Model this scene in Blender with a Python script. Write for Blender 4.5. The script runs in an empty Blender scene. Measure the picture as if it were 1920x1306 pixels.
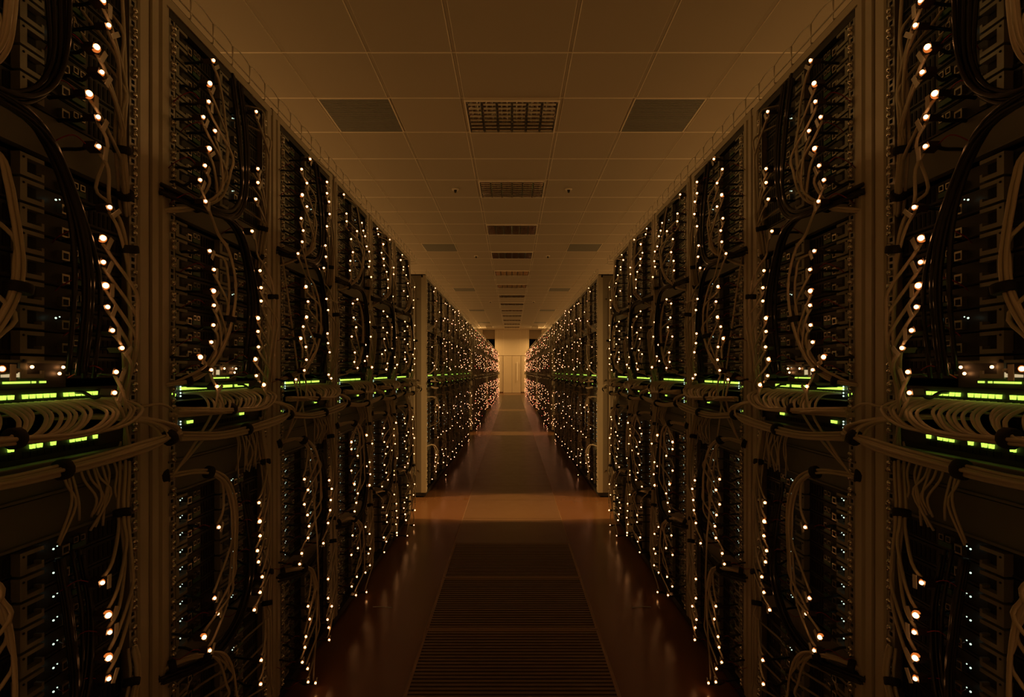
import bpy, math, random
from math import pi, sin, cos
from mathutils import Vector
R = random.Random(7)
SC = bpy.context.scene
COL = SC.collection

# ------------------------------------------------------------------ camera
F = 956.0                      # focal length in pixels of the 1920 px frame
HC, W = 1.215, 0.853           # camera height, distance from the aisle centre to the rack fronts
H_CEIL, H_RACK = 3.46, 2.144
Y_END = 28.0
TOE = 5.0 / F                  # the two rows close in very slightly towards the far wall
cam = bpy.data.cameras.new('camera'); camo = bpy.data.objects.new('camera', cam); COL.objects.link(camo)
cam.sensor_width = 36; cam.lens = F / 1920 * 36; cam.shift_y = 42 / 1920
cam.clip_start = .02; cam.clip_end = 200
camo.location = (0, 0, HC); camo.rotation_euler = (pi / 2, 0, 0)
SC.camera = camo

# ------------------------------------------------------------------ light
SC.view_settings.view_transform = 'Standard'; SC.view_settings.look = 'None'
SC.view_settings.gamma = 1; SC.view_settings.use_curve_mapping = False
SC.view_settings.exposure = 0
wd = bpy.data.worlds.new('world'); SC.world = wd; wd.use_nodes = True
wd.node_tree.nodes['Background'].inputs[0].default_value = (1, .5, .15, 1)
wd.node_tree.nodes['Background'].inputs[1].default_value = 0.0
WARM = (1, .525, .155)
def area(name, loc, sx, sy, rot, power, col=WARM):
    l = bpy.data.lights.new(name, 'AREA'); l.shape = 'RECTANGLE'; l.size = sx; l.size_y = sy
    l.energy = power; l.color = col
    o = bpy.data.objects.new(name, l); o.location = loc; o.rotation_euler = rot; COL.objects.link(o); return o
for s in (-1, 1):
    area('aisle_lamp', (s * 6.0, 14, H_CEIL - .06), .5, 26, (0, 0, 0), 470)
    area('ceiling_fill', (s * 3.6, 14.5, 1.6), 1.2, 25, (pi, 0, 0), 100)  # unseen fill added to brighten the ceiling, in place of bounced aisle light
    area('end_wall_fill', (s * 2.1, Y_END - 1.0, H_CEIL - .08), 2.0, .5, (-.35, 0, 0), 92)  # unseen fill with no fixture, added to brighten the end wall
for gy, pw in ((4.42, 60), (9.85, 40), (15.75, 30)):      # unseen lights added beyond the rows for the floor bands at the cross aisles
    for s in (-1, 1):
        v = Vector((-s * 3.6, -.12, -2.6)); q = v.to_track_quat('-Z', 'Y').to_euler()
        area('cross_aisle_light', (s * 3.6, gy, 2.6), .25, .25, q, pw * .22).data.spread = math.radians(55)
SC.cycles.use_denoising = True
SC.cycles.sample_clamp_indirect = 3
SC.cycles.max_bounces = 8
SC.cycles.diffuse_bounces = 4; SC.cycles.glossy_bounces = 4
SC.cycles.caustics_reflective = False; SC.cycles.caustics_refractive = False

# ------------------------------------------------------------------ materials
def mat(name, col, rough=.5, metal=0, spec=.5, noise=0, scale=20, bump=0, bscale=60):
    m = bpy.data.materials.new(name); m.use_nodes = True; nt = m.node_tree; b = nt.nodes['Principled BSDF']
    b.inputs['Base Color'].default_value = (*col, 1); b.inputs['Roughness'].default_value = rough
    b.inputs['Metallic'].default_value = metal; b.inputs['Specular IOR Level'].default_value = spec
    tc = nt.nodes.new('ShaderNodeTexCoord')
    if noise:
        n = nt.nodes.new('ShaderNodeTexNoise'); n.inputs['Scale'].default_value = scale; n.inputs['Detail'].default_value = 4
        nt.links.new(tc.outputs['Object'], n.inputs['Vector'])
        mx = nt.nodes.new('ShaderNodeMixRGB'); mx.blend_type = 'MIX'
        nt.links.new(n.outputs['Fac'], mx.inputs[0])
        mx.inputs[1].default_value = (*[c * (1 - noise) for c in col], 1); mx.inputs[2].default_value = (*[min(1, c * (1 + noise)) for c in col], 1)
        nt.links.new(mx.outputs[0], b.inputs['Base Color'])
    if bump:
        n2 = nt.nodes.new('ShaderNodeTexNoise'); n2.inputs['Scale'].default_value = bscale
        nt.links.new(tc.outputs['Object'], n2.inputs['Vector'])
        bp = nt.nodes.new('ShaderNodeBump'); bp.inputs['Strength'].default_value = bump; bp.inputs['Distance'].default_value = .01
        nt.links.new(n2.outputs['Fac'], bp.inputs['Height']); nt.links.new(bp.outputs[0], b.inputs['Normal'])
    return m
def emit(name, col, strength):
    m = bpy.data.materials.new(name); m.use_nodes = True; nt = m.node_tree; b = nt.nodes['Principled BSDF']
    b.inputs['Base Color'].default_value = (*[c * .5 for c in col], 1)
    b.inputs['Emission Color'].default_value = (*col, 1); b.inputs['Emission Strength'].default_value = strength
    return m
M = dict(
    paint=mat('rack_paint', (.58, .54, .44), .42, noise=.05, scale=6),
    paint2=mat('panel_paint', (.28, .255, .21), .5, noise=.06, scale=4),
    rail=mat('zinc_rail', (.40, .39, .36), .4, .6, noise=.1, scale=30),
    nut=mat('screw_metal', (.75, .73, .68), .18, 1),
    hole=mat('dark_hole', (.01, .01, .01), .8),
    black=mat('black_steel', (.022, .022, .022), .5, noise=.3, scale=25),
    dark=mat('server_steel', (.045, .048, .045), .42, .5, noise=.25, scale=30),
    bracket=mat('bracket_steel', (.30, .31, .27), .5, .35, noise=.1, scale=40),
    port=mat('port_metal', (.62, .60, .52), .28, 1),
    pcb=mat('board_green', (.03, .12, .06), .35),
    cable=mat('cable_cream', (.60, .54, .43), .38, noise=.06, scale=15),
    cablek=mat('cable_black', (.012, .012, .012), .28),
    red=mat('wire_red', (.30, .02, .015), .4),
    strap=mat('strap_black', (.008, .008, .009), .75),
    tag=mat('paper_tag', (.62, .60, .54), .6),
    plug=mat('adapter_black', (.035, .022, .018), .35),
    panel=mat('blank_panel', (.16, .17, .15), .5, .2, noise=.12, scale=8),
    wire=mat('galvanised_wire', (.86, .83, .75), .35, .25),
    tile=mat('ceiling_tile', (.47, .43, .355), .75, noise=.025, scale=3, bump=.06, bscale=400),
    bar=mat('ceiling_bar', (.95, .90, .80), .45),
    vent=mat('vent_metal', (.27, .285, .275), .6),
    louvre=mat('mirror_louvre', (.85, .85, .83), .08, 1),
    wall=mat('wall_paint', (.74, .68, .56), .7, noise=.04, scale=2),
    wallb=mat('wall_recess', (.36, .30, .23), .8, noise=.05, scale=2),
    door=mat('door_paint', (.72, .65, .52), .4, noise=.04, scale=3),
    void=mat('dark_void', (.012, .012, .012), .9),
    grille=mat('grille_slat', (.17, .11, .065), .42, noise=.15, scale=12),
    seam=mat('floor_seam', (.30, .19, .11), .5),
    skirt=mat('skirting', (.12, .07, .04), .5),
    pale=mat('handle_pale', (.95, .93, .86), .5),
    chrome=mat('handle_metal', (.8, .8, .78), .25, 1),
    led=emit('led_core', (1, .40, .125), 13),
    glow=emit('led_halo', (1, .24, .04), .6),  # orange bloom around each LED core, put into an emitting shell
    ledf=emit('led_far', (1, .38, .16), 9),
    ledr=emit('led_red', (1, .10, .06), 6),
    green=emit('port_green', (.60, 1.0, .10), 1.3),
    white=emit('status_white', (.75, 1.0, .80), 1.2),
    cream=emit('display_cream', (1.0, .78, .42), .55),
)
def floor_mat(name, a, b_, rough):
    m = mat(name, a, rough, noise=.01, spec=.35); nt = m.node_tree; b = nt.nodes['Principled BSDF']
    tc = nt.nodes.new('ShaderNodeTexCoord'); n = nt.nodes.new('ShaderNodeTexNoise')
    n.inputs['Scale'].default_value = 2.2; n.inputs['Detail'].default_value = 6
    nt.links.new(tc.outputs['Object'], n.inputs['Vector'])
    mx = nt.nodes.new('ShaderNodeMixRGB'); mx.inputs[1].default_value = (*a, 1); mx.inputs[2].default_value = (*b_, 1)
    nt.links.new(n.outputs['Fac'], mx.inputs[0]); nt.links.new(mx.outputs[0], b.inputs['Base Color'])
    mr = nt.nodes.new('ShaderNodeMapRange'); mr.inputs[3].default_value = rough - .05; mr.inputs[4].default_value = rough + .08
    n2 = nt.nodes.new('ShaderNodeTexNoise'); n2.inputs['Scale'].default_value = 9; nt.links.new(tc.outputs['Object'], n2.inputs['Vector'])
    nt.links.new(n2.outputs['Fac'], mr.inputs[0]); nt.links.new(mr.outputs[0], b.inputs['Roughness'])
    return m
M['floor'] = floor_mat('floor_vinyl', (.15, .072, .030), (.19, .095, .045), .22)
M['floorc'] = floor_mat('floor_plate', (.14, .080, .040), (.17, .10, .055), .30)

# ------------------------------------------------------------------ mesh builder
class MB:
    def __init__(s): s.v = []; s.f = []; s.m = []; s.names = []; s.sm = []
    def mi(s, n):
        if n not in s.names: s.names.append(n)
        return s.names.index(n)
    def face(s, idx, m, smooth=False): s.f.append(idx); s.m.append(s.mi(m)); s.sm.append(smooth)
    def box(s, x0, x1, y0, y1, z0, z1, m):
        b = len(s.v)
        s.v += [(x, y, z) for x in (x0, x1) for y in (y0, y1) for z in (z0, z1)]
        for q in ((0, 1, 3, 2), (4, 6, 7, 5), (0, 4, 5, 1), (2, 3, 7, 6), (0, 2, 6, 4), (1, 5, 7, 3)):
            s.face([b + i for i in q], m)
        return s
    def obox(s, c, ax, ay, az, m):      # oriented box: centre and three half axes
        b = len(s.v); c = Vector(c); ax = Vector(ax); ay = Vector(ay); az = Vector(az)
        s.v += [tuple(c + ax * i + ay * j + az * k) for i in (-1, 1) for j in (-1, 1) for k in (-1, 1)]
        for q in ((0, 1, 3, 2), (4, 6, 7, 5), (0, 4, 5, 1), (2, 3, 7, 6), (0, 2, 6, 4), (1, 5, 7, 3)):
            s.face([b + i for i in q], m)
    def prism(s, poly, z0, z1, m):      # (x, y) outline extruded in z
        b = len(s.v); n = len(poly)
        s.v += [(x, y, z0) for x, y in poly] + [(x, y, z1) for x, y in poly]
        for i in range(n): s.face([b + i, b + (i + 1) % n, b + n + (i + 1) % n, b + n + i], m)
        s.face([b + i for i in range(n)][::-1], m); s.face([b + n + i for i in range(n)], m)
    def tube(s, pts, r, m, n=6, cap=True):
        pts = [Vector(p) for p in pts]; b = len(s.v); up = None
        for i, p in enumerate(pts):
            t = (pts[min(i + 1, len(pts) - 1)] - pts[max(i - 1, 0)]).normalized()
            if up is None:
                up = t.orthogonal().normalized()
            else:
                up = (up - t * up.dot(t))
                up = up.normalized() if up.length > 1e-6 else t.orthogonal().normalized()
            w = t.cross(up); rr = r[i] if isinstance(r, (list, tuple)) else r
            for k in range(n):
                a = 2 * pi * k / n; s.v.append(tuple(p + up * (rr * cos(a)) + w * (rr * sin(a))))
        for i in range(len(pts) - 1):
            for k in range(n):
                s.face([b + i * n + k, b + i * n + (k + 1) % n, b + (i + 1) * n + (k + 1) % n, b + (i + 1) * n + k], m, True)
        if cap:
            s.face([b + k for k in range(n)][::-1], m); e = b + (len(pts) - 1) * n; s.face([e + k for k in range(n)], m)
    def ball(s, c, r, m, seg=8, rings=5, sx=1, sz=1):
        b = len(s.v); cx, cy, cz = c
        s.v.append((cx, cy, cz + r * sz))
        for i in range(1, rings):
            a = pi * i / rings
            for k in range(seg):
                t = 2 * pi * k / seg; s.v.append((cx + r * sx * sin(a) * cos(t), cy + r * sin(a) * sin(t), cz + r * sz * cos(a)))
        s.v.append((cx, cy, cz - r * sz)); last = len(s.v) - 1
        for k in range(seg):
            s.face([b, b + 1 + k, b + 1 + (k + 1) % seg], m, True)
            e = b + 1 + (rings - 2) * seg; s.face([last, e + (k + 1) % seg, e + k], m, True)
        for i in range(rings - 2):
            for k in range(seg):
                p = b + 1 + i * seg; s.face([p + k, p + seg + k, p + seg + (k + 1) % seg, p + (k + 1) % seg], m, True)
    def mesh(s, name):
        me = bpy.data.meshes.new(name); me.from_pydata(s.v, [], s.f)
        for n in s.names: me.materials.append(M[n])
        me.polygons.foreach_set('material_index', s.m); me.polygons.foreach_set('use_smooth', s.sm); me.update()
        return me
def link(name, me, parent=None, loc=(0, 0, 0)):
    o = bpy.data.objects.new(name, me); o.location = loc; o.parent = parent; COL.objects.link(o); return o
def empty(name, loc=(0, 0, 0)):
    o = bpy.data.objects.new(name, None); o.location = loc; o.empty_display_size = .1; COL.objects.link(o); return o
def tag(o, label, cat, group=None, kind=None):
    o['label'] = label; o['category'] = cat
    if group: o['group'] = group
    if kind: o['kind'] = kind
    return o
def struct(name, mb, label=None):
    o = link(name, mb.mesh(name)); o['kind'] = 'structure'
    if label: o['label'] = label
    return o
def mirror(root, label):               # the same thing in the right-hand row
    c = root.copy(); COL.objects.link(c); c.location.x = -root.location.x; c.scale.x = -1; c['label'] = label
    for ch in root.children:
        d = ch.copy(); COL.objects.link(d); d.parent = c
        for g in ch.children:
            e = g.copy(); COL.objects.link(e); e.parent = d
    return c
def catmull(P, n=6):
    P = [Vector(p) for p in P]; Q = [P[0] * 2 - P[1]] + P + [P[-1] * 2 - P[-2]]; out = []
    for i in range(1, len(Q) - 2):
        a, b, c, d = Q[i - 1:i + 3]
        for k in range(n):
            t = k / n
            out.append(.5 * ((2 * b) + (c - a) * t + (2 * a - 5 * b + 4 * c - d) * t * t + (3 * b - a - 3 * c + d) * t ** 3))
    out.append(P[-1]); return out

# ------------------------------------------------------------------ setting: floor
XW = 8.0; Y0 = -2.4
mb = MB()
mb.box(-XW, -.408, Y0, Y_END, -.03, 0, 'floor'); mb.box(.408, XW, Y0, Y_END, -.03, 0, 'floor')
ys = [Y0 + .6 * i for i in range(60)]
for k in range(-4, 47):
    a, b = k * .6, (k + 1) * .6
    if 2 <= k <= 5 or b > Y_END + .3: continue
    mb.box(-.4045, .4045, a + .002, min(b - .002, Y_END), -.03, 0, 'floorc')
struct('floor', mb, 'dark brown glossy raised floor of the aisle')
mb = MB()
for s in (-1, 1): mb.box(s * .4063 - .0017, s * .4063 + .0017, Y0, Y_END, -.02, .0004, 'seam')
struct('trim_1', mb)
mb = MB(); mb.box(-.5, .5, 1.1, 3.7, -.42, -.40, 'void'); mb.box(-.5, -.41, 1.1, 3.7, -.40, -.03, 'void'); mb.box(.41, .5, 1.1, 3.7, -.40, -.03, 'void')
mb.box(-.41, .41, 1.1, 1.19, -.40, -.03, 'void'); mb.box(-.41, .41, 3.61, 3.7, -.40, -.03, 'void')
mb.box(-.41, .41, Y0, Y_END, -.46, -.43, 'void')
struct('floor_void', mb)
for i, nm in enumerate(('nearest to the camera', 'second from the camera', 'third from the camera', 'farthest before the solid plates')):
    a = 1.2 + .6 * i; e = empty('floor_grille', (0, a, 0))
    fr = MB(); fr.box(-.404, .404, .002, .016, -.03, 0, 'seam'); fr.box(-.404, .404, .584, .598, -.03, 0, 'seam')
    for s in (-1, 1): fr.box(min(s * .404, s * .394), max(s * .404, s * .394), .016, .584, -.03, 0, 'seam')
    link('frame', fr.mesh('grille_frame'), e)
    sl = MB()
    for k in range(23):
        y = .024 + k * .0245; sl.box(-.394, .394, y, y + .0135, -.018, -.001, 'grille')
    link('slats', sl.mesh('grille_slats'), e)
    tag(e, 'dark slatted floor grille in the aisle middle, ' + nm, 'floor grille', 'slatted floor grilles in the aisle')

# ------------------------------------------------------------------ setting: walls
mb = MB()
mb.box(-.94, .94, Y_END, Y_END + .2, 0, H_CEIL, 'wall')
for s in (-1, 1):
    a, b = sorted((s * 1.62, s * XW)); mb.box(a, b, Y_END, Y_END + .2, 0, H_CEIL, 'wall')
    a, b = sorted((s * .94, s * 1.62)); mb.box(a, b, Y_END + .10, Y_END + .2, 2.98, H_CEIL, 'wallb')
    mb.box(a, b, Y_END + 1.2, Y_END + 1.3, 0, 3.2, 'void'); mb.box(a, b, Y_END, Y_END + 1.2, -.03, 0, 'void')
    mb.box(a, b, Y_END + .2, Y_END + 1.2, 2.98, 3.0, 'void')
    for x in (a, b): mb.box(x - .01, x + .01, Y_END + .2, Y_END + 1.2, 0, 3.0, 'void')
struct('wall_end', mb)
mb = MB()
for x in (-.80, .80, -.47, .47): mb.box(x - .004, x + .004, Y_END - .004, Y_END, 2.06 if abs(x) < .6 else 0, H_CEIL, 'bar')
mb.box(-.90, .90, Y_END - .006, Y_END, 2.045, 2.06, 'skirt'); struct('trim_2', mb)
mb = MB(); mb.box(-XW - .2, -XW, Y0, Y_END + .2, 0, H_CEIL, 'wall'); struct('wall_left', mb)
mb = MB(); mb.box(XW, XW + .2, Y0, Y_END + .2, 0, H_CEIL, 'wall'); struct('wall_right', mb)
mb = MB(); mb.box(-XW, XW, Y0 - .2, Y0, 0, H_CEIL, 'wall'); struct('wall_back', mb)
mb = MB(); mb.box(-.93, .93, Y_END - .02, Y_END, 0, .07, 'skirt'); struct('baseboard_end', mb)
for i, s in ((1, -1), (2, 1)):
    mb = MB(); a, b = sorted((s * .006, s * .478)); mb.box(a, b, Y_END - .045, Y_END - .005, .015, 2.03, 'door')
    d = struct('door_%d' % i, mb)
    if s > 0:
        h = MB(); h.box(.265, .315, Y_END - .10, Y_END - .085, .70, 1.70, 'pale')
        for z in (.8, 1.6): h.tube([(.29, Y_END - .085, z), (.29, Y_END - .046, z)], .01, 'chrome', 6)
        link('door_handle', h.mesh('door_handle'), d)
mb = MB()
for x in (-.485, .0, .485): mb.box(x - .006, x + .006, Y_END - .05 if x else Y_END - .03, Y_END - .002, .0, 2.045, 'skirt')
struct('trim_3', mb)

# ------------------------------------------------------------------ setting: ceiling
VENTY = [4.2, 9.0, 13.8, 18.6, 23.4]; LAMPY = [2.4 + 1.8 * k for k in range(14)]
cols = [(-.412, .412)] + [(s * (.412 + .6 * k), s * (1.012 + .6 * k)) for k in range(12) for s in (-1, 1)] + [(7.612, XW), (-XW, -7.612)]
cols = [tuple(sorted(c)) for c in cols]
mb = MB()
def pan(x0, x1, y0, y1):
    g, q, h = .012, .006, .009; z0 = H_CEIL; b = len(mb.v)
    X0, X1, Yy0, Yy1 = x0 + g, x1 - g, y0 + .003, y1 - .003
    mb.v += [(X0, Yy0, z0 + h), (X1, Yy0, z0 + h), (X1, Yy1, z0 + h), (X0, Yy1, z0 + h),
             (X0 + q, Yy0 + q, z0), (X1 - q, Yy0 + q, z0), (X1 - q, Yy1 - q, z0), (X0 + q, Yy1 - q, z0)]
    mb.face([b + 4, b + 7, b + 6, b + 5], 'tile')
    for i in range(4): mb.face([b + i, b + 4 + i, b + 4 + (i + 1) % 4, b + (i + 1) % 4], 'bar')
for k in range(-4, 47):
    y0, y1 = k * .6, min(k * .6 + .6, Y_END)
    for c in cols:
        mid = (c[0] + c[1]) / 2
        if abs(mid) < .1 and any(abs(y0 - l) < .01 for l in LAMPY): continue
        if abs(abs(mid) - 1.312) < .01 and any(abs(y0 - l) < .01 for l in VENTY): continue
        pan(c[0], c[1], y0, y1)
mb.box(-XW, XW, Y0, Y_END + .2, H_CEIL + .20, H_CEIL + .25, 'tile')
struct('ceiling', mb, 'tiled metal ceiling with recessed grid')
mb = MB()
for c in cols:
    if c[1] < XW: mb.box(c[1] - .0125, c[1] + .0125, Y0, Y_END, H_CEIL + .006, H_CEIL + .03, 'tile')
mb.box(-XW, XW, Y0, Y0 + .001, H_CEIL, H_CEIL + .03, 'bar')
for k in range(-3, 47): mb.box(-XW, XW, k * .6 - .0045, k * .6 + .0045, H_CEIL + .0004, H_CEIL + .02, 'bar')
struct('trim_4', mb, 'ceiling grid bars')

def ordn(n):
    a = ['zeroth', 'first', 'second', 'third', 'fourth', 'fifth', 'sixth', 'seventh', 'eighth', 'ninth', 'tenth', 'eleventh', 'twelfth',
         'thirteenth', 'fourteenth', 'fifteenth', 'sixteenth', 'seventeenth', 'eighteenth', 'nineteenth']
    if n < 20: return a[n]
    t = {2: ('twentieth', 'twenty'), 3: ('thirtieth', 'thirty')}[n // 10]
    return t[0] if n % 10 == 0 else t[1] + '-' + a[n % 10]

# ceiling lamps: mirror louvres, switched off
def lamp_meshes():
    fr = MB(); w, d, z = .398, .296, H_CEIL
    for s in (-1, 1):
        a, b = sorted((s * w, s * (w - .012))); fr.box(a, b, -d, d, -.012, .07, 'bar')
        a, b = sorted((s * d, s * (d - .012))); fr.box(-w + .0125, w - .0125, a, b, -.012, .07, 'bar')
    fr.box(-w, w, -d, -d + .03, -.014, -.0125, 'bar'); fr.box(-w + .012, w - .012, -d + .012, d - .012, .062, .07, 'dark')
    lv = MB(); L = .383
    for k in range(6):                     # curved side reflectors of six bays
        x0 = -L + k * 2 * L / 6; x1 = x0 + 2 * L / 6
        lv.box(x0 - .003, x0 + .003, -.28, .28, -.0095, .03, 'hole')
        for xa, xb in ((x0 + .003, x0 + .063), (x1 - .003, x1 - .063)):
            b = len(lv.v)
            for j in range(9):
                t = j / 8; x = xa + (xb - xa) * t; zz = -.008 + .050 * (1 - (1 - t) ** 2.4)
                lv.v += [(x, -.28, zz), (x, .28, zz)]
            for j in range(8): lv.face([b + 2 * j, b + 2 * j + 1, b + 2 * j + 3, b + 2 * j + 2], 'louvre', True)
        for j in range(9):                 # cross blades: wedge section
            y = -.262 + j * .0655
            b = len(lv.v); A, B = x0 + .012, x1 - .012
            for x in (A, B): lv.v += [(x, y - .001, -.008), (x, y - .003, -.002), (x, y - .007, .006), (x, y + .007, .006), (x, y + .003, -.002), (x, y + .001, -.008)]
            for q in range(5): lv.face([b + q, b + q + 1, b + 7 + q, b + 6 + q], 'louvre')
            lv.face([b + 5, b, b + 6, b + 11], 'louvre')
    tb = MB()
    for x in (-.255, 0, .255): tb.tube([(x, -.27, .052), (x, .27, .052)], .008, 'tag', 8)
    return fr.mesh('lamp_frame'), lv.mesh('lamp_louvre'), tb.mesh('lamp_tube')
lf, ll, lt = lamp_meshes()
for i, y in enumerate(LAMPY):
    e = empty('ceiling_light', (0, y + .3, H_CEIL)); link('frame', lf, e); link('louvre', ll, e); link('tubes', lt, e)
    tag(e, ('unlit mirror louvre ceiling light just overhead, nearest the camera' if i == 0 else 'unlit mirror louvre ceiling light, %s in view along the aisle ceiling' % ordn(i)),
        'ceiling light', 'louvre lights along the middle of the ceiling')
vm = MB(); vm.box(-.288, .288, -.290, .290, .006, .02, 'vent')
for k in range(28): vm.box(-.286, .286, -.286 + k * .0208, -.286 + k * .0208 + .012, -.001, .006, 'vent')
vmesh = vm.mesh('vent_grid')
vf = MB()
for s in (-1, 1):
    a, b = sorted((s * .296, s * .288)); vf.box(a, b, -.296, .296, -.002, .02, 'bar'); vf.box(-.288, .288, a, b, -.002, .02, 'bar')
vfm = vf.mesh('vent_frame')
for i, y in enumerate(VENTY):
    for s in (-1, 1):
        e = empty('ceiling_vent', (s * 1.312, y + .3, H_CEIL)); link('grid', vmesh, e); link('frame', vfm, e)
        tag(e, 'grey perforated ceiling vent, %s from the camera on the %s' % (ordn(i + 1), 'left' if s < 0 else 'right'), 'ceiling vent', 'grey vents in the ceiling')
sm = MB(); sm.tube([(0, 0, 0), (0, 0, -.014)], [.045, .04], 'bar', 14); sm.tube([(0, 0, -.014), (0, 0, -.045)], [.02, .012], 'dark', 10)
smm = sm.mesh('sprinkler_head')
for i, y in enumerate((6.3, 9.95, 16.5)):
    for s in (-1, 1):
        tag(link('sprinkler', smm, None, (s * .70, y, H_CEIL)), 'small round ceiling sprinkler, %s from the camera on the %s' % (ordn(i + 1), 'left' if s < 0 else 'right'), 'sprinkler', 'sprinklers in the ceiling')
for s in (-1, 1):
    mb = MB(); mb.box(-.16, .16, -.04, .04, -.12, 0, 'tag'); mb.box(-.14, .14, -.048, -.04, -.10, -.02, 'bar')
    tag(link('emergency_light', mb.mesh('emergency_light'), None, (s * 1.15, 25.6, H_CEIL)), 'small pale emergency light under the ceiling at the far end, %s side' % ('left' if s < 0 else 'right'), 'emergency light', 'emergency lights at the far end')
ct = MB(); ct.tube(catmull([(-.05, 0, .0025), (-.01, .003, .0022), (.05, -.008, .003)], 5), .0022, 'tag', 6); ctm = ct.mesh('cable_tie')
for s in (-1, 1):
    o = link('cable_tie', ctm, None, (s * .665, 2.62, .001))
    if s > 0: o.scale.x = -1
    tag(o, 'short pale cable tie lying on the %s side of the floor' % ('left' if s < 0 else 'right'), 'cable tie')

# ------------------------------------------------------------------ racks
# local frame of a rack: x towards the aisle (0 = post face), y along the row (0..0.6), z up
GROUPS = [(0.60, 6), (4.90, 8), (10.15, 9), (16.10, 8), (21.45, 8)]
RACKS = []
for gi, (st, n) in enumerate(GROUPS):
    for k in range(n): RACKS.append((st + .6 * k, gi, k == 0, k == n - 1))
BLOCKS = [(2.095, 9, 'uppermost stack'), (1.60, 9, 'stack above switches'), (.90, 9, 'stack below blank panels'), (.425, 8, 'floor-level stack')]
U = .0445
SLOTS = [(bi, k, top - U * (k + 1)) for bi, (top, n, _) in enumerate(BLOCKS) for k in range(n)]
def origin(y): return Vector((-(W - TOE * y), y, 0))
def rname(i, side): return ("%s row's nearest rack" if i == 0 else "%s row's " + ordn(i + 1) + " rack") % side

def post_left():                       # broad folded post at the start of a rack
    m = MB(); m.prism([(-.045, .001), (0, .001), (0, .022), (-.005, .024), (-.005, .028), (.003, .031), (.003, .046), (-.005, .049), (-.005, .066), (-.045, .066)], .045, H_RACK - .03, 'paint'); return m
def post_right():
    m = MB(); m.prism([(-.045, .562), (-.004, .562), (0, .566), (0, .592), (-.004, .599), (-.045, .599)], .045, H_RACK - .03, 'paint'); return m
def back_post(y0):
    m = MB(); m.box(-.98, -.94, y0, y0 + .035, .045, H_RACK - .03, 'paint'); return m
def rail(y0, screws=True):
    m = MB(); x0, x1 = -.008, -.005; z0, z1 = .05, H_RACK - .05; w = .022
    m.box(x0, x1, y0, y0 + .006, z0, z1, 'rail'); m.box(x0, x1, y0 + w - .006, y0 + w, z0, z1, 'rail')
    n = int((z1 - z0) / .0148)
    for k in range(n + 1):
        z = z0 + k * .0148; m.box(x0, x1, y0 + .006, y0 + w - .006, z, z + .0055, 'rail')
    m.box(x0 - .003, x0 - .001, y0 + .004, y0 + w - .004, z0, z1, 'hole')
    if screws:
        for k in range(0, n - 1, 3):
            for dz in ((.010, .0245) if (k // 3) % 9 != 4 else (.010,)):
                m.ball((x1 + .003, y0 + w / 2, z0 + k * .0148 + dz), .0074, 'nut', 8, 5)
    return m
def top_frame():
    m = MB(); m.box(-.98, -.006, .001, .599, H_RACK - .008, H_RACK, 'black')
    m.box(-.03, 0, .001, .599, H_RACK - .03, H_RACK - .008, 'paint'); m.box(-.028, -.004, .066, .562, H_RACK - .05, H_RACK - .03, 'black'); return m
def base_frame():
    m = MB(); m.box(-.98, -.02, .004, .596, .012, .045, 'black'); m.box(-.02, 0, .001, .599, .015, .045, 'black')
    for y in (.05, .55):
        for x in (-.06, -.9): m.tube([(x, y, 0), (x, y, .014)], .02, 'black', 8)
    return m
def rear_panel():
    m = MB(); m.box(-1.0, -.982, .002, .598, .03, H_RACK - .002, 'black'); return m
def side_panel(y0, y1):
    m = MB(); m.box(-.978, -.046, y0, y1, .03, H_RACK - .01, 'paint2')
    yy = y0 - .003 if y0 < .1 else y1
    for x in (-.11, -.16): m.box(x - .004, x + .004, yy, yy + .003, .08, H_RACK - .08, 'paint')
    for z in (.25, 1.05, 1.12, 1.9): m.box(-.085, -.075, yy, yy + .003, z, z + .012, 'hole')
    return m
def blank(z0, z1):
    m = MB(); m.box(-.02, -.011, .062, .565, z0 + .001, z1 - .001, 'panel'); m.box(-.011, -.002, .062, .565, z0 + .001, z0 + .006, 'panel')
    for y in (.085, .54):
        for z in (z0 + .014, z1 - .012): m.ball((-.010, y, z), .0042, 'nut', 6, 4)
    return m
RP = dict(pl=post_left().mesh('post_front_start'), pr=post_right().mesh('post_front_end'), b1=back_post(.002).mesh('post_rear'), b2=back_post(.563).mesh('post_rear_end'),
          r1=rail(.067).mesh('rail_start'), r2=rail(.539).mesh('rail_end'), tf=top_frame().mesh('top_frame'), bf=base_frame().mesh('base_frame'),
          rp=rear_panel().mesh('rear_panel'), s1=side_panel(.006, .02).mesh('side_start'), s2=side_panel(.58, .594).mesh('side_end'),
          k1=blank(.985, 1.045).mesh('blank_a'), k2=blank(.905, .983).mesh('blank_b'), k3=blank(1.605, 1.69).mesh('blank_c'), k4=blank(.43, .495).mesh('blank_d'))
far = MB()
for f in (post_left, post_right, lambda: back_post(.002), lambda: back_post(.563), top_frame, base_frame, rear_panel, lambda: blank(.905, 1.045), lambda: blank(1.605, 1.69), lambda: blank(.43, .495)):
    g = f(); b = len(far.v); far.v += g.v
    for q, mi_, s_ in zip(g.f, g.m, g.sm): far.face([b + i for i in q], g.names[mi_], s_)
FARM = far.mesh('rack_body')
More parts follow.
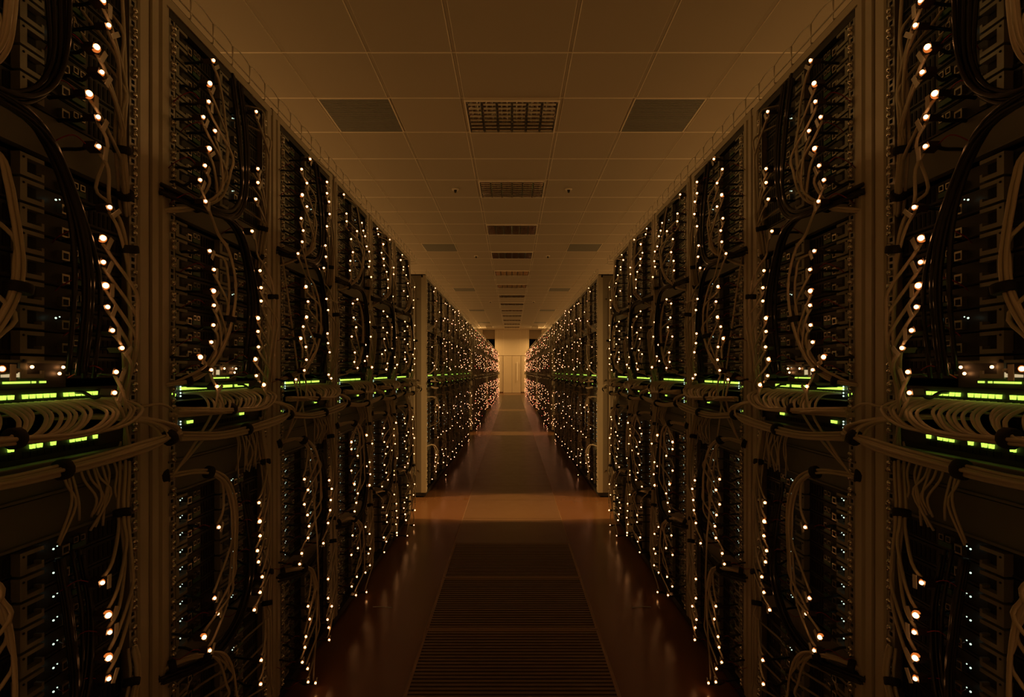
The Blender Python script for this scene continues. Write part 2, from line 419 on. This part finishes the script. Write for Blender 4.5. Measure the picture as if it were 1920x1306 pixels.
for i, (y, gi, first, last) in enumerate(RACKS):
    e = empty('server_rack', origin(y))
    if gi <= 1:
        for nm, key in (('post', 'pl'), ('post', 'pr'), ('post', 'b1'), ('post', 'b2'), ('mounting_rail', 'r1'), ('mounting_rail', 'r2'), ('top_frame', 'tf'),
                        ('base_frame', 'bf'), ('rear_panel', 'rp'), ('blanking_panel', 'k1'), ('blanking_panel', 'k2'), ('blanking_panel', 'k3'), ('blanking_panel', 'k4')):
            link(nm, RP[key], e)
    else: link('rack_body', FARM, e)
    if first: link('side_panel', RP['s1'], e)
    if last: link('side_panel', RP['s2'], e)
    t = 'tall open server rack with beige posts, %s in the %s row from the camera'
    tag(e, t % ('nearest' if i == 0 else ordn(i + 1), 'left'), 'server rack', 'server racks along the aisle')
    mirror(e, t % ('nearest' if i == 0 else ordn(i + 1), 'right'))

# ------------------------------------------------------------------ servers
PIX = {0: {1: [(196,1),(206,47),(183,88),(193,135),(169,175),(186,219),(187,274),(208,388),(195,446),(196,491),(200,535),(204,575),(213,619),(231,652),(220,697),(217,736),(194,1092),(205,1153),(208,1185),(206,1233),(206,1272)],
           0: [(5, 691)]},
       1: {0: [(401,113),(394,156),(392,190),(382,219),(404,245),(393,278),(385,310),(376,337),(386,377),(394,470),(402,505),(401,545),(402,572),(401,609),(397,641),(376,669),(397,693),(408,724),(411,988),(403,1121),(409,1150),(383,1194),(394,1219)],
           1: [(482,209),(485,316),(485,342),(481,373),(474,433),(489,507),(491,539),(491,564),(485,596),(485,621),(486,650),(480,673),(482,704),(496,721),(487,942),(488,977),(489,1004),(484,1032),(486,1053),(493,1081),(489,1110),(478,1143),(491,1237),(490,1282)]},
       2: {0: [(566,317),(576,343),(567,365),(576,387),(565,409),(569,432),(567,453),(559,475),(574,537),(578,565),(575,594),(569,612),(564,634),(574,650),(575,674),(571,694),(555,711),(571,898),(578,918),(571,945),(577,965),(580,986),(578,1008),(566,1037),(562,1057),(578,1136),(581,1160),(574,1193),(572,1213),(567,1241),(577,1253),(578,1278),(592,1284)],
           1: [(582,298),(614,341),(614,362),(618,378),(619,401),(614,424),(611,460),(612,481),(608,502),(613,560),(616,581),(615,625),(616,643),(619,660),(617,702),(622,709),(618,900),(623,916),(621,937),(620,956),(616,980),(607,1018),(616,1085),(616,1121),(623,1136),(615,1161),(617,1176),(618,1199)]}}
BIG = {(183,88),(169,175),(195,446),(200,535),(205,1153),(206,1233),(394,156),(393,278),(401,545),(402,609),(376,669),(485,596),(480,673),(496,721),(488,977),(575,594),(564,634),(574,537),(567,365),(383,1194)}
def led_places(i, y0):
    """(slot, column) -> place of the glowing adapter in rack i, and how large it is"""
    out = {}
    if i in PIX:
        for c, L in PIX[i].items():
            for p in L:
                off = 965 - p[0]; w = .775 if p[1] < 860 else .768
                if p[1] > 1180 and i: w = .757
                d = F * w / off; z = max(.028, HC + (695 - p[1]) / F * d)
                u = d - y0; cand = sorted(range(len(SLOTS)), key=lambda s: abs(SLOTS[s][2] + .02 - z))
                for s in cand:
                    if (s, c) not in out: out[(s, c)] = (W - w, u, z, p in BIG); break
        if i == 0:
            for s, (bi, k, z) in enumerate(SLOTS):
                if (s, 0) not in out and (s + k) % 5: out[(s, 0)] = (.07 + R.uniform(-.01, .01), .10 + R.uniform(-.02, .015), z + .02 + R.uniform(-.008, .008), False)
                if z < .48 and (s, 1) not in out: out[(s, 1)] = (.075, .335 + R.uniform(-.02, .02), max(.03, z + .02), False)
    else:
        for c in (0, 1):
            wob = R.uniform(0, 6)
            for s, (bi, k, z) in enumerate(SLOTS):
                if R.random() < (.88 if i < 6 else (.80 if gi < 2 else (.58 if gi == 2 else .33))):
                    out[(s, c)] = (R.uniform(.055, .09) * (.45 if s < 2 else (.7 if s < 4 else 1)), (.075, .33)[c] + .012 * sin(wob + z * 6) + R.uniform(-.014, .014) + (0 if i < 6 else R.uniform(-.05, .09)),
                                   max(.03, z + .02 + R.uniform(-.016, .016)) if s < len(SLOTS) - 1 else .026, R.random() < .13)
    return out
LEDS = [led_places(i, r[0]) for i, r in enumerate(RACKS)]

def chassis():
    m = MB(); m.box(-.66, -.022, .090, .538, .0005, .0425, 'dark')
    m.box(-.022, -.019, .092, .536, .002, .006, 'black')
    for c in (0, .226):
        y = .096 + c
        m.box(-.022, -.012, y + .055, y + .072, .006, .024, 'port'); m.box(-.012, -.0115, y + .058, y + .069, .009, .020, 'hole')
        m.box(-.022, -.014, y + .080, y + .112, .008, .018, 'pcb')
        for k in range(2): m.box(-.022, -.013, y + .082 + k * .016, y + .093 + k * .016, .020, .032, 'port'); m.box(-.013, -.0125, y + .084 + k * .016, y + .091 + k * .016, .022, .030, 'hole')
        for k in range(7): m.box(-.022, -.0205, y + .128 + k * .012, y + .134 + k * .012, .008, .036, 'hole')
    return m
def bracket():                         # C-shaped plate around a dark square opening
    m = MB(); m.box(-.021, -.004, 0, .013, .002, .0415, 'bracket'); m.box(-.021, -.004, .013, .046, .0345, .0415, 'bracket'); m.box(-.021, -.004, .013, .046, .002, .010, 'bracket')
    m.box(-.021, -.004, .041, .046, .010, .016, 'bracket'); m.box(-.0215, -.019, .013, .046, .010, .0345, 'hole'); m.ball((-.0035, .006, .034), .0022, 'hole', 6, 4)
    return m
def adapter(v):                        # origin at the light: a black plug, its lead and a paper tag
    m = MB(); rr = random.Random(v)
    a = rr.uniform(-.5, .6); ca, sa = cos(a), sin(a)
    m.obox((-.014, .004, 0), (.011, 0, 0), (0, .009 * ca, .009 * sa), (0, -.006 * sa, .006 * ca), 'plug')
    m.tube(catmull([(-.024, .004, 0), (-.045, .008, -.006 + rr.uniform(-.006, .006)), (-.07, .012, .0), (-.088, .015, 0)], 3), .0035, 'cablek', 6)
    t = rr.uniform(-.9, .2)
    m.obox((-.004, .021, -.006), (.0009, 0, 0), (0, .0045 * cos(t), .0045 * sin(t)), (0, -.013 * sin(t), .013 * cos(t)), 'tag')
    if v % 2: m.tube(catmull([(-.02, 0, 0), (-.03, -.02, .012), (-.055, -.03, -.004), (-.085, -.012, -.012)], 4), .0011, 'red', 4)
    return m
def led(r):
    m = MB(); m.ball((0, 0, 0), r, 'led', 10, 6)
    m.ball((-.0045, .0035, 0), r * 1.5, 'glow', 10, 6); return m  # halo ball behind the core stands in for lens bloom
CH, BRK = chassis().mesh('server_chassis'), bracket().mesh('psu_bracket')
AD = [adapter(v).mesh('adapter') for v in range(6)]
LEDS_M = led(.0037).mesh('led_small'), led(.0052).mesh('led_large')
st = MB(); st.ball((0, 0, 0), .0019, 'white', 6, 4); st.ball((0, .008, .003), .0013, 'white', 6, 4); STM = st.mesh('status_light')
stuff = MB()
SIDE_COUNT = 150
n_ind = 0
for i, (y0, gi, _, _) in enumerate(RACKS):
    o0 = origin(y0)
    for s, (bi, k, z) in enumerate(SLOTS):
        L = {c: LEDS[i].get((s, c)) for c in (0, 1)}
        if n_ind < SIDE_COUNT:
            n_ind += 1
            e = empty('rack_server', o0 + Vector((0, 0, z)))
            link('chassis', CH, e)
            for c in (0, 1): link('power_supply_bracket', BRK, e, (0, .0905 + .226 * c if c == 0 else .285, 0))
            if bi == 2 or (bi == 3 and k < 2 and i) or (bi < 2 and (s * 7 + i) % 5 == 0):
                link('status_light', STM, e, (-.009, .115 if bi == 2 else .36, .026))
                if bi == 2: link('status_light', STM, e, (-.009, .355, .026))
            for c in (0, 1):
                if L[c]:
                    a = link('network_adapter', AD[(s + 3 * c + i) % 6], e, (L[c][0], L[c][1], L[c][2] - z))
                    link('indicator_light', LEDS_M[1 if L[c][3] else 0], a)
            t = "black server, %s from top of the %s in " % (ordn(k + 1), BLOCKS[bi][2])
            tag(e, t + rname(i, 'left'), 'server', 'servers stacked in the racks')
            mirror(e, t + rname(i, 'right'))
        else:
            for sg in (1, -1):
                def bx(x0, x1, ya, yb, za, zb, m):
                    a, b = sorted((sg * (o0.x + x0), sg * (o0.x + x1))); stuff.box(a, b, o0.y + ya, o0.y + yb, za, zb, m)
                bx(-.5, -.022, .09, .538, z, z + .0425, 'dark')
                if gi < 2:
                    for u in (.0905, .285):
                        bx(-.021, -.006, u, u + .011, z + .002, z + .0415, 'bracket'); bx(-.021, -.006, u + .011, u + .045, z + .035, z + .0415, 'bracket')
                        if bi == 2: stuff.ball((sg * (o0.x - .006), o0.y + u + .035, z + .026), .0015, 'white', 5, 3)
                for c in (0, 1):
                    if L[c]:
                        x, u, zz, big = L[c]
                        bx(x - .024, x - .004, u - .007, u + .009, zz - .006, zz + .006, 'plug')
                        if gi < 2: bx(-.03, x - .02, u + .001, u + .007, zz - .003, zz + .003, 'cablek')
                        r = .0048 if big else .0036
                        if gi < 2: stuff.ball((sg * (o0.x + x), o0.y + u, zz), r * (1 if gi < 1 else 1.15), 'led' if gi < 1 else 'ledf', 6, 4)
                        else: stuff.ball((sg * (o0.x + x), o0.y + u, zz), r * (1.2, 1.2, 1.2, 1.5, 1.7)[gi], 'ledr' if (s * 5 + i * 3 + c) % 9 == 0 else 'ledf', 4, 3)
tag(link('distant_servers', stuff.mesh('distant_servers')), 'masses of black servers with glowing orange dots filling the farther racks', 'servers', None, 'stuff')

# ------------------------------------------------------------------ switches and the small appliance
def switch_meshes(v):
    rr = random.Random(v); c = MB(); c.box(-.35, -.014, .075, .555, 0, .043, 'black'); c.box(-.014, -.011, .078, .552, .002, .010, 'dark')
    c.box(-.014, .012, .075, .555, -.002, .0005, 'bracket')
    for k in range(24):
        u = .122 + k * .0138 + (k // 12) * .012; c.box(-.014, -.012, u, u + .010, .012, .022, 'hole')
    p = MB()
    for k in range(24):
        u = .122 + k * .0138 + (k // 12) * .012
        if rr.random() < (.95, .62, .14)[v]:
            for q in (0, .0058):
                b = len(p.v); p.v += [(x, u + q + a, z) for x in (-.0135, -.010) for a, z in ((-.0019, .0330), (.0019, .0330), (.0011, .0255), (-.0011, .0255))]
                for f_ in ((4, 5, 6, 7), (0, 4, 7, 3), (1, 2, 6, 5), (0, 1, 5, 4), (3, 7, 6, 2)): p.face([b + a for a in f_], 'green')
    s = MB()
    for z in (.012, .027): s.obox((-.009, .089, z + .004), (.002, 0, 0), (0, .006, -.003), (0, .0015, .003), 'green')
    for z in (.010, .018, .027, .034): s.ball((-.010, .118, z), .0023, 'white', 6, 4)
    return c.mesh('switch_chassis'), p.mesh('switch_ports'), s.mesh('switch_status')
SW = [switch_meshes(0), switch_meshes(1), switch_meshes(2)]
ap = MB(); ap.box(-.25, -.012, .20, .36, 0, .05, 'black'); ap.box(-.012, -.008, .2, .36, .045, .05, 'bracket')
apl = MB(); apl.box(-.0118, -.009, .235, .275, .020, .034, 'cream')
apg = MB()
for a, b in ((.238, .247), (.25, .285), (.29, .296), (.305, .316)): apg.box(-.0118, -.009, a, b, .009, .0125, 'green')
app = MB()
for p in ((.255, .038), (.31, .026), (.318, .038)): app.ball((-.006, p[0] + .03, p[1]), .003, 'led', 6, 4)
APM = ap.mesh('appliance_chassis'), apl.mesh('appliance_display'), apg.mesh('appliance_lights'), app.mesh('appliance_leds')
for i, (y0, gi, _, _) in enumerate(RACKS):
    if gi > 1: break
    for j, (z, nm) in enumerate(((1.140, 'upper'), (1.050, 'lower'))):
        e = empty('network_switch', origin(y0) + Vector((0, 0, z)))
        S_ = SW[j if i == 0 or j == 0 else 2]
        link('chassis', S_[0], e); link('port_lights', S_[1], e); link('status_lights', S_[2], e)
        t = 'black network switch with green lit port row, %s one in ' % nm
        tag(e, t + rname(i, 'left'), 'network switch', 'network switches in the racks'); mirror(e, t + rname(i, 'right'))

# ------------------------------------------------------------------ cables
RC = .0033
def resample(P, n):
    d = [0]
    for a, b in zip(P, P[1:]): d.append(d[-1] + (b - a).length)
    out = []; j = 0
    for k in range(n):
        t = d[-1] * k / (n - 1)
        while j < len(P) - 2 and d[j + 1] < t: j += 1
        q = (t - d[j]) / max(1e-9, d[j + 1] - d[j]); out.append(P[j].lerp(P[j + 1], max(0, min(1, q))))
    return out
def branch_paths(spine, targets, rr, spread=.010):
    S = catmull(spine, 8); out = []
    for t in targets:
        t = Vector(t); off = Vector((rr.uniform(-1, 1), rr.uniform(-1, 1), rr.uniform(-.3, .3))) * spread
        best = min(range(len(S)), key=lambda k: (S[k] - t).length); cut = max(3, best - 5)
        P = [S[k] + off * (1 if k > 1 else .8) for k in range(0, cut, 3)]
        if len(P) < 2: P = [S[0] + off, S[max(1, cut)] + off]
        P.append(t + Vector((-.006, .030, (P[-1].z - t.z) * .35))); P.append(t + Vector((-.012, .008, 0)))
        out.append(catmull(P, 4))
    return out
def strap_mb(spine, fr, r=.016):
    S = catmull(spine, 8); k = max(1, min(len(S) - 2, int(fr * len(S)))); t = (S[k + 1] - S[k - 1]).normalized()
    m = MB(); m.tube([S[k] - t * .008, S[k] - t * .006, S[k] + t * .006, S[k] + t * .008], [r * .9, r, r, r * .9], 'strap', 12); return m
def bundle(i, name, label, cat, group, paths, straps, m, r, near, y0, sides=6):
    o = origin(y0)
    if near:
        e = empty(name, o)
        for P in paths:
            b = MB(); b.tube(P, r, m, sides); link('cable', b.mesh('cable'), e)
        for s_ in straps: link('strap', s_.mesh('strap'), e)
    else:
        b = MB()
        for P in paths: b.tube(P, r, m, 4 if i > 13 else 5)
        for s_ in straps:
            q = len(b.v); b.v += s_.v
            for f_ in s_.f: b.face([q + a for a in f_], 'strap', True)
        e = link(name, b.mesh(name), None, o)
    tag(e, label % 'left', cat, group); mirror(e, label % 'right'); return e
SP = {  # spines: (out, u, z)
    (0, 0): [(-.005, .05, 1.60), (.03, .10, 1.63), (.07, .165, 1.69), (.075, .195, 1.80), (.075, .19, 1.93), (.065, .165, 2.04), (.04, .12, 2.09)],
    (0, 1): [(-.01, .53, 1.56), (.02, .505, 1.62), (.035, .485, 1.70), (.05, .465, 1.80), (.055, .45, 1.95), (.05, .44, 2.06), (.04, .42, 2.10)],
    (1, 0): [(-.005, .05, 1.185), (.03, .10, 1.20), (.065, .15, 1.25), (.08, .19, 1.35), (.08, .20, 1.46), (.07, .17, 1.56), (.03, .10, 1.61)],
    (1, 1): [(-.005, .53, 1.12), (.03, .50, 1.17), (.06, .475, 1.26), (.07, .465, 1.38), (.07, .45, 1.50), (.05, .40, 1.58), (.02, .34, 1.61)],
    (2, 0): [(-.005, .04, .955), (.05, .09, .965), (.08, .14, .93), (.085, .175, .84), (.085, .19, .72), (.08, .18, .60), (.07, .15, .50)],
    (2, 1): [(-.01, .535, 1.06), (.01, .515, 1.00), (.035, .49, .92), (.055, .475, .82), (.06, .465, .70), (.06, .45, .58), (.05, .44, .50)],
    (3, 0): [(-.005, .04, .485), (.05, .09, .49), (.08, .14, .46), (.085, .175, .38), (.085, .185, .26), (.08, .18, .15), (.07, .16, .06)],
    (3, 1): [(-.005, .535, .60), (.02, .52, .55), (.04, .495, .47), (.055, .475, .38), (.06, .465, .26), (.06, .45, .15), (.05, .44, .06)]}
STR = {(0, 0): (.2,), (0, 1): (.12, .30), (1, 0): (.14, .5), (1, 1): (.1, .6), (2, 0): (.04, .24), (2, 1): (.12, .34), (3, 0): (.05, .24), (3, 1): (.2, .36)}
def port_paths(rr, n, z, zb, ulo, uhi):
    """cables that leave the ports, droop and gather to the left"""
    out = []
    for k in range(n):
        t = k / max(1, n - 1); u = ulo + (uhi - ulo) * t; a, b = rr.uniform(-1, 1), rr.uniform(-1, 1)
        dz = -.012 - .022 * t + .010 * a
        dz *= .55; out.append(catmull([(-.012, u, z + .017), (.03, u + .004, z + .014), (.066 + .012 * b, u + .006 - .02 * (1 - t), z - .006),
                            (.078 + .012 * b, u - .035 - .04 * t, z - .026 + dz * .6),
                            (.08 + .012 * b, max(.04, u * .45), zb + dz), (.055 + .01 * b, .0 + .01 * a, zb + .006 + dz)], 5))
    return out
def loop_paths(rr, n, zt, zb):
    """cables that come out beside the post, turn round in front of it and run back left"""
    out = []
    for k in range(n):
        a, b = rr.uniform(-1, 1), rr.uniform(-1, 1); g = .012 * (k / n - .5)
        out.append(catmull([(-.012, .36 + .012 * (k % 9), zt), (.04, .43 + .02 * a, zt - .004), (.075 + .01 * b, .515 + .02 * a, zt - .022), (.088 + .01 * b, .55 + .03 * a, zt - .052 + .01 * b),
                            (.085 + .008 * b, .50 + .02 * a, zb + .012 * a + .012), (.082 + .01 * b, .34, zb + .010 * a), (.075 + .01 * b, .16, zb + .008 * a - .004), (.055 + .01 * b, .01, zb + .010 * a + .012)], 5))
    return out
BR = [('uppermost stack', 'left'), ('uppermost stack', 'right'), ('stack above switches', 'left'), ('stack above switches', 'right'),
      ('stack below blank panels', 'left'), ('stack below blank panels', 'right'), ('floor-level stack', 'left'), ('floor-level stack', 'right')]
for i, (y0, gi, _, _) in enumerate(RACKS):
    rr = random.Random(100 + i); near = i < 4
    if gi == 0 or gi == 1:
        allp = []
        for bi in range(4):
            for c in (0, 1):
                sp = [(a[0] + (.004 * rr.uniform(-1, 1)), a[1] - (.02 if c and a[1] < .52 else 0) + .008 * rr.uniform(-1, 1), a[2] + .006 * rr.uniform(-1, 1)) for a in SP[(bi, c)]]
                T = [LEDS[i][(s, c)][:3] for s, (b_, k, z) in enumerate(SLOTS) if b_ == bi and (s, c) in LEDS[i]]
                if len(T) < 6:            # cables also serve the ports without a light
                    T += [(-.01, .15 + .245 * c, z + .025) for s, (b_, k, z) in enumerate(SLOTS) if b_ == bi and (s, c) not in LEDS[i]][:6]
                P = branch_paths(sp, T, rr, .011)
                if gi == 0:
                    lab = 'cream cables along %s half of %s in ' % (BR[bi * 2 + c][1], BR[bi * 2 + c][0])
                    bundle(i, 'network_cable_bundle', lab + "%s row's " + ('nearest rack' if i == 0 else ordn(i + 1) + ' rack'), 'cable bundle', 'cream network cables down the racks', P,
                           [strap_mb(sp, f, .0165) for f in STR[(bi, c)]], 'cable', RC, near, y0)
                else: allp += P[::2]
        if gi == 1:
            bundle(i, 'network_cable_bundle', "cream network cables hanging down the %s row's " + ordn(i + 1) + ' rack', 'cable bundle', 'cream network cables down the racks', allp, [], 'cable', RC, False, y0)
    n1, n2 = (26, 16) if gi == 0 else (12, 6)
    lab = "%s row's " + ('nearest rack' if i == 0 else ordn(i + 1) + ' rack')
    pp = port_paths(rr, n1, 1.140, 1.124, .13, .47); qp = loop_paths(rr, n2, 1.125, 1.048)
    s1 = [strap_mb([(.05, .02, 1.112), (.078, .15, 1.110), (.08, .22, 1.112)], .75, .017)]
    s2 = [strap_mb([(.075, .16, 1.045), (.082, .34, 1.048), (.085, .5, 1.06)], .35, .018), strap_mb([(.082, .34, 1.045), (.085, .50, 1.06), (.088, .55, 1.07)], .8, .018)]
    if gi < 2:
        bundle(i, 'patch_cable_bundle', 'thick drape of cream patch cables from the upper switch of ' + lab, 'cable bundle', 'cream patch cables below the switches', pp, s1, 'cable', RC, near, y0, 7)
        bundle(i, 'patch_cable_bundle', 'cream patch cables looped round the post below the switches of ' + lab, 'cable bundle', 'cream patch cables below the switches', qp, s2, 'cable', RC, near, y0, 7)
    else:
        bundle(i, 'patch_cable_bundle', 'small dark mass of patch cables at mid height of ' + lab, 'cable bundle', 'cream patch cables below the switches', pp[::2] + qp[::2], [], 'cable', RC * 1.3, False, y0)
    if gi == 0:                            # loose ends under the lower switch
        hp = []
        for k in range(11):
            u = .36 + .014 * k + rr.uniform(-.006, .006)
            hp.append(catmull([(-.005, u, 1.035), (.010, u - .004, 1.0), (.014 + .006 * rr.random(), u + rr.uniform(-.03, .02), .96), (.008, u + rr.uniform(-.04, .02), .90 + rr.uniform(-.01, .03))], 4))
        bundle(i, 'loose_cables', 'thin loose cable ends hanging before the blank panels of ' + lab, 'cables', 'loose cable ends below the switches', hp, [], 'cable', .0024, near, y0)
        # black power cords
        for nm, sp, tz in (('upper', [(.0, .03, 1.655), (.05, .12, 1.635), (.065, .22, 1.65), (.06, .285, 1.74), (.05, .30, 1.9), (.03, .30, 2.07)], None),
                           ('middle', [(.0, .03, 1.645), (.05, .13, 1.640), (.07, .235, 1.62), (.07, .305, 1.52), (.065, .345, 1.38), (.04, .36, 1.21)], None),
                           ('lower', [(.0, .03, .47), (.05, .13, .46), (.07, .235, .50), (.06, .33, .60), (.05, .35, .74), (.03, .35, .87)], None)):
            P = []
            for k in range(7):
                a, b, c_ = rr.uniform(-1, 1), rr.uniform(-1, 1), rr.uniform(-1, 1)
                P.append(catmull([(p[0] + .008 * a, p[1] + (.012 + .015 * (q > 3)) * b, p[2] + .010 * c_) for q, p in enumerate(sp)], 5))
            bundle(i, 'power_cable_bundle', 'black power cords, %s run, in ' % nm + lab, 'cable bundle', 'black power cords in the racks', P, [], 'cablek', .0042, near, y0)
# one cable looping across the first post
for s, sd in ((-1, 'left'), (1, 'right')):
    o = origin(.6); m = MB(); m.tube(catmull([(.01, .49, 1.125), (.03, .53, 1.135), (.04, .58, 1.138), (.035, .635, 1.11), (.02, .65, 1.07), (-.01, .645, 1.03)], 6), RC, 'cable', 7)
    q = link('patch_cable', m.mesh('patch_cable'), None, o)
    if s > 0: q.location.x = -o.x; q.scale.x = -1
    tag(q, "single cream cable arching across the post between the first two %s racks" % sd, 'cable')

# small lit appliances above the switches
for i in (0, 1):
    e = empty('network_appliance', origin(RACKS[i][0]) + Vector((.004, .02, 1.190 - .008)))
    e.location.z = 1.184
    # sits in front of the gap between the stack and the upper switch
    link('chassis', APM[0], e); link('display', APM[1], e); link('light_row', APM[2], e); link('indicator_lights', APM[3], e)
    t = 'small black appliance with lit cream display above the switches of '
    tag(e, t + rname(i, 'left'), 'network appliance', 'lit appliances above the switches'); mirror(e, t + rname(i, 'right'))

# ------------------------------------------------------------------ wire trays on the rack tops
for gi, (st, n) in enumerate(GROUPS):
    L = n * .6 + (.35 if gi == 0 else 0); ys_ = st - (.0 if gi else 0); o = origin(ys_); z0 = H_RACK
    e = empty('cable_tray', o + Vector((0, 0, z0))); nseg = int(L / .1)
    ln = MB()
    for x, z in ((-.004, .018), (-.10, .004), (-.20, .004), (-.30, .018)): ln.tube([(x, 0, z), (x + TOE * L, L, z)], .0022, 'wire', 5)
    link('wire_rail', ln.mesh('wire_rail'), e)
    hp = MB()
    for k in range(nseg):
        y = .05 + k * .1; dx = TOE * y
        hp.tube([(-.004 + dx, y, .056), (-.004 + dx, y, .002), (-.30 + dx, y, .002), (-.30 + dx, y, .056)], .0028, 'wire', 5)
    h_ = link('cross_wires', hp.mesh('cross_wires'), e)
    tp = MB()
    for x in (-.004, -.30):
        P = []
        for k in range(nseg - 1):
            y = .05 + k * .1
            for q in range(5): P.append((x + TOE * y, y + q * .02, .056 + .009 * sin(pi * q / 5)))
        tp.tube(P, .0018, 'wire', 5)
    link('top_wire', tp.mesh('top_wire'), e)
    names = ['first', 'second', 'third', 'fourth', 'farthest']
    t = 'galvanised wire cable tray on top of the %s rack block, %s row'
    tag(e, t % (names[gi], 'left'), 'cable tray', 'wire cable trays on the rack tops'); mirror(e, t % (names[gi], 'right'))
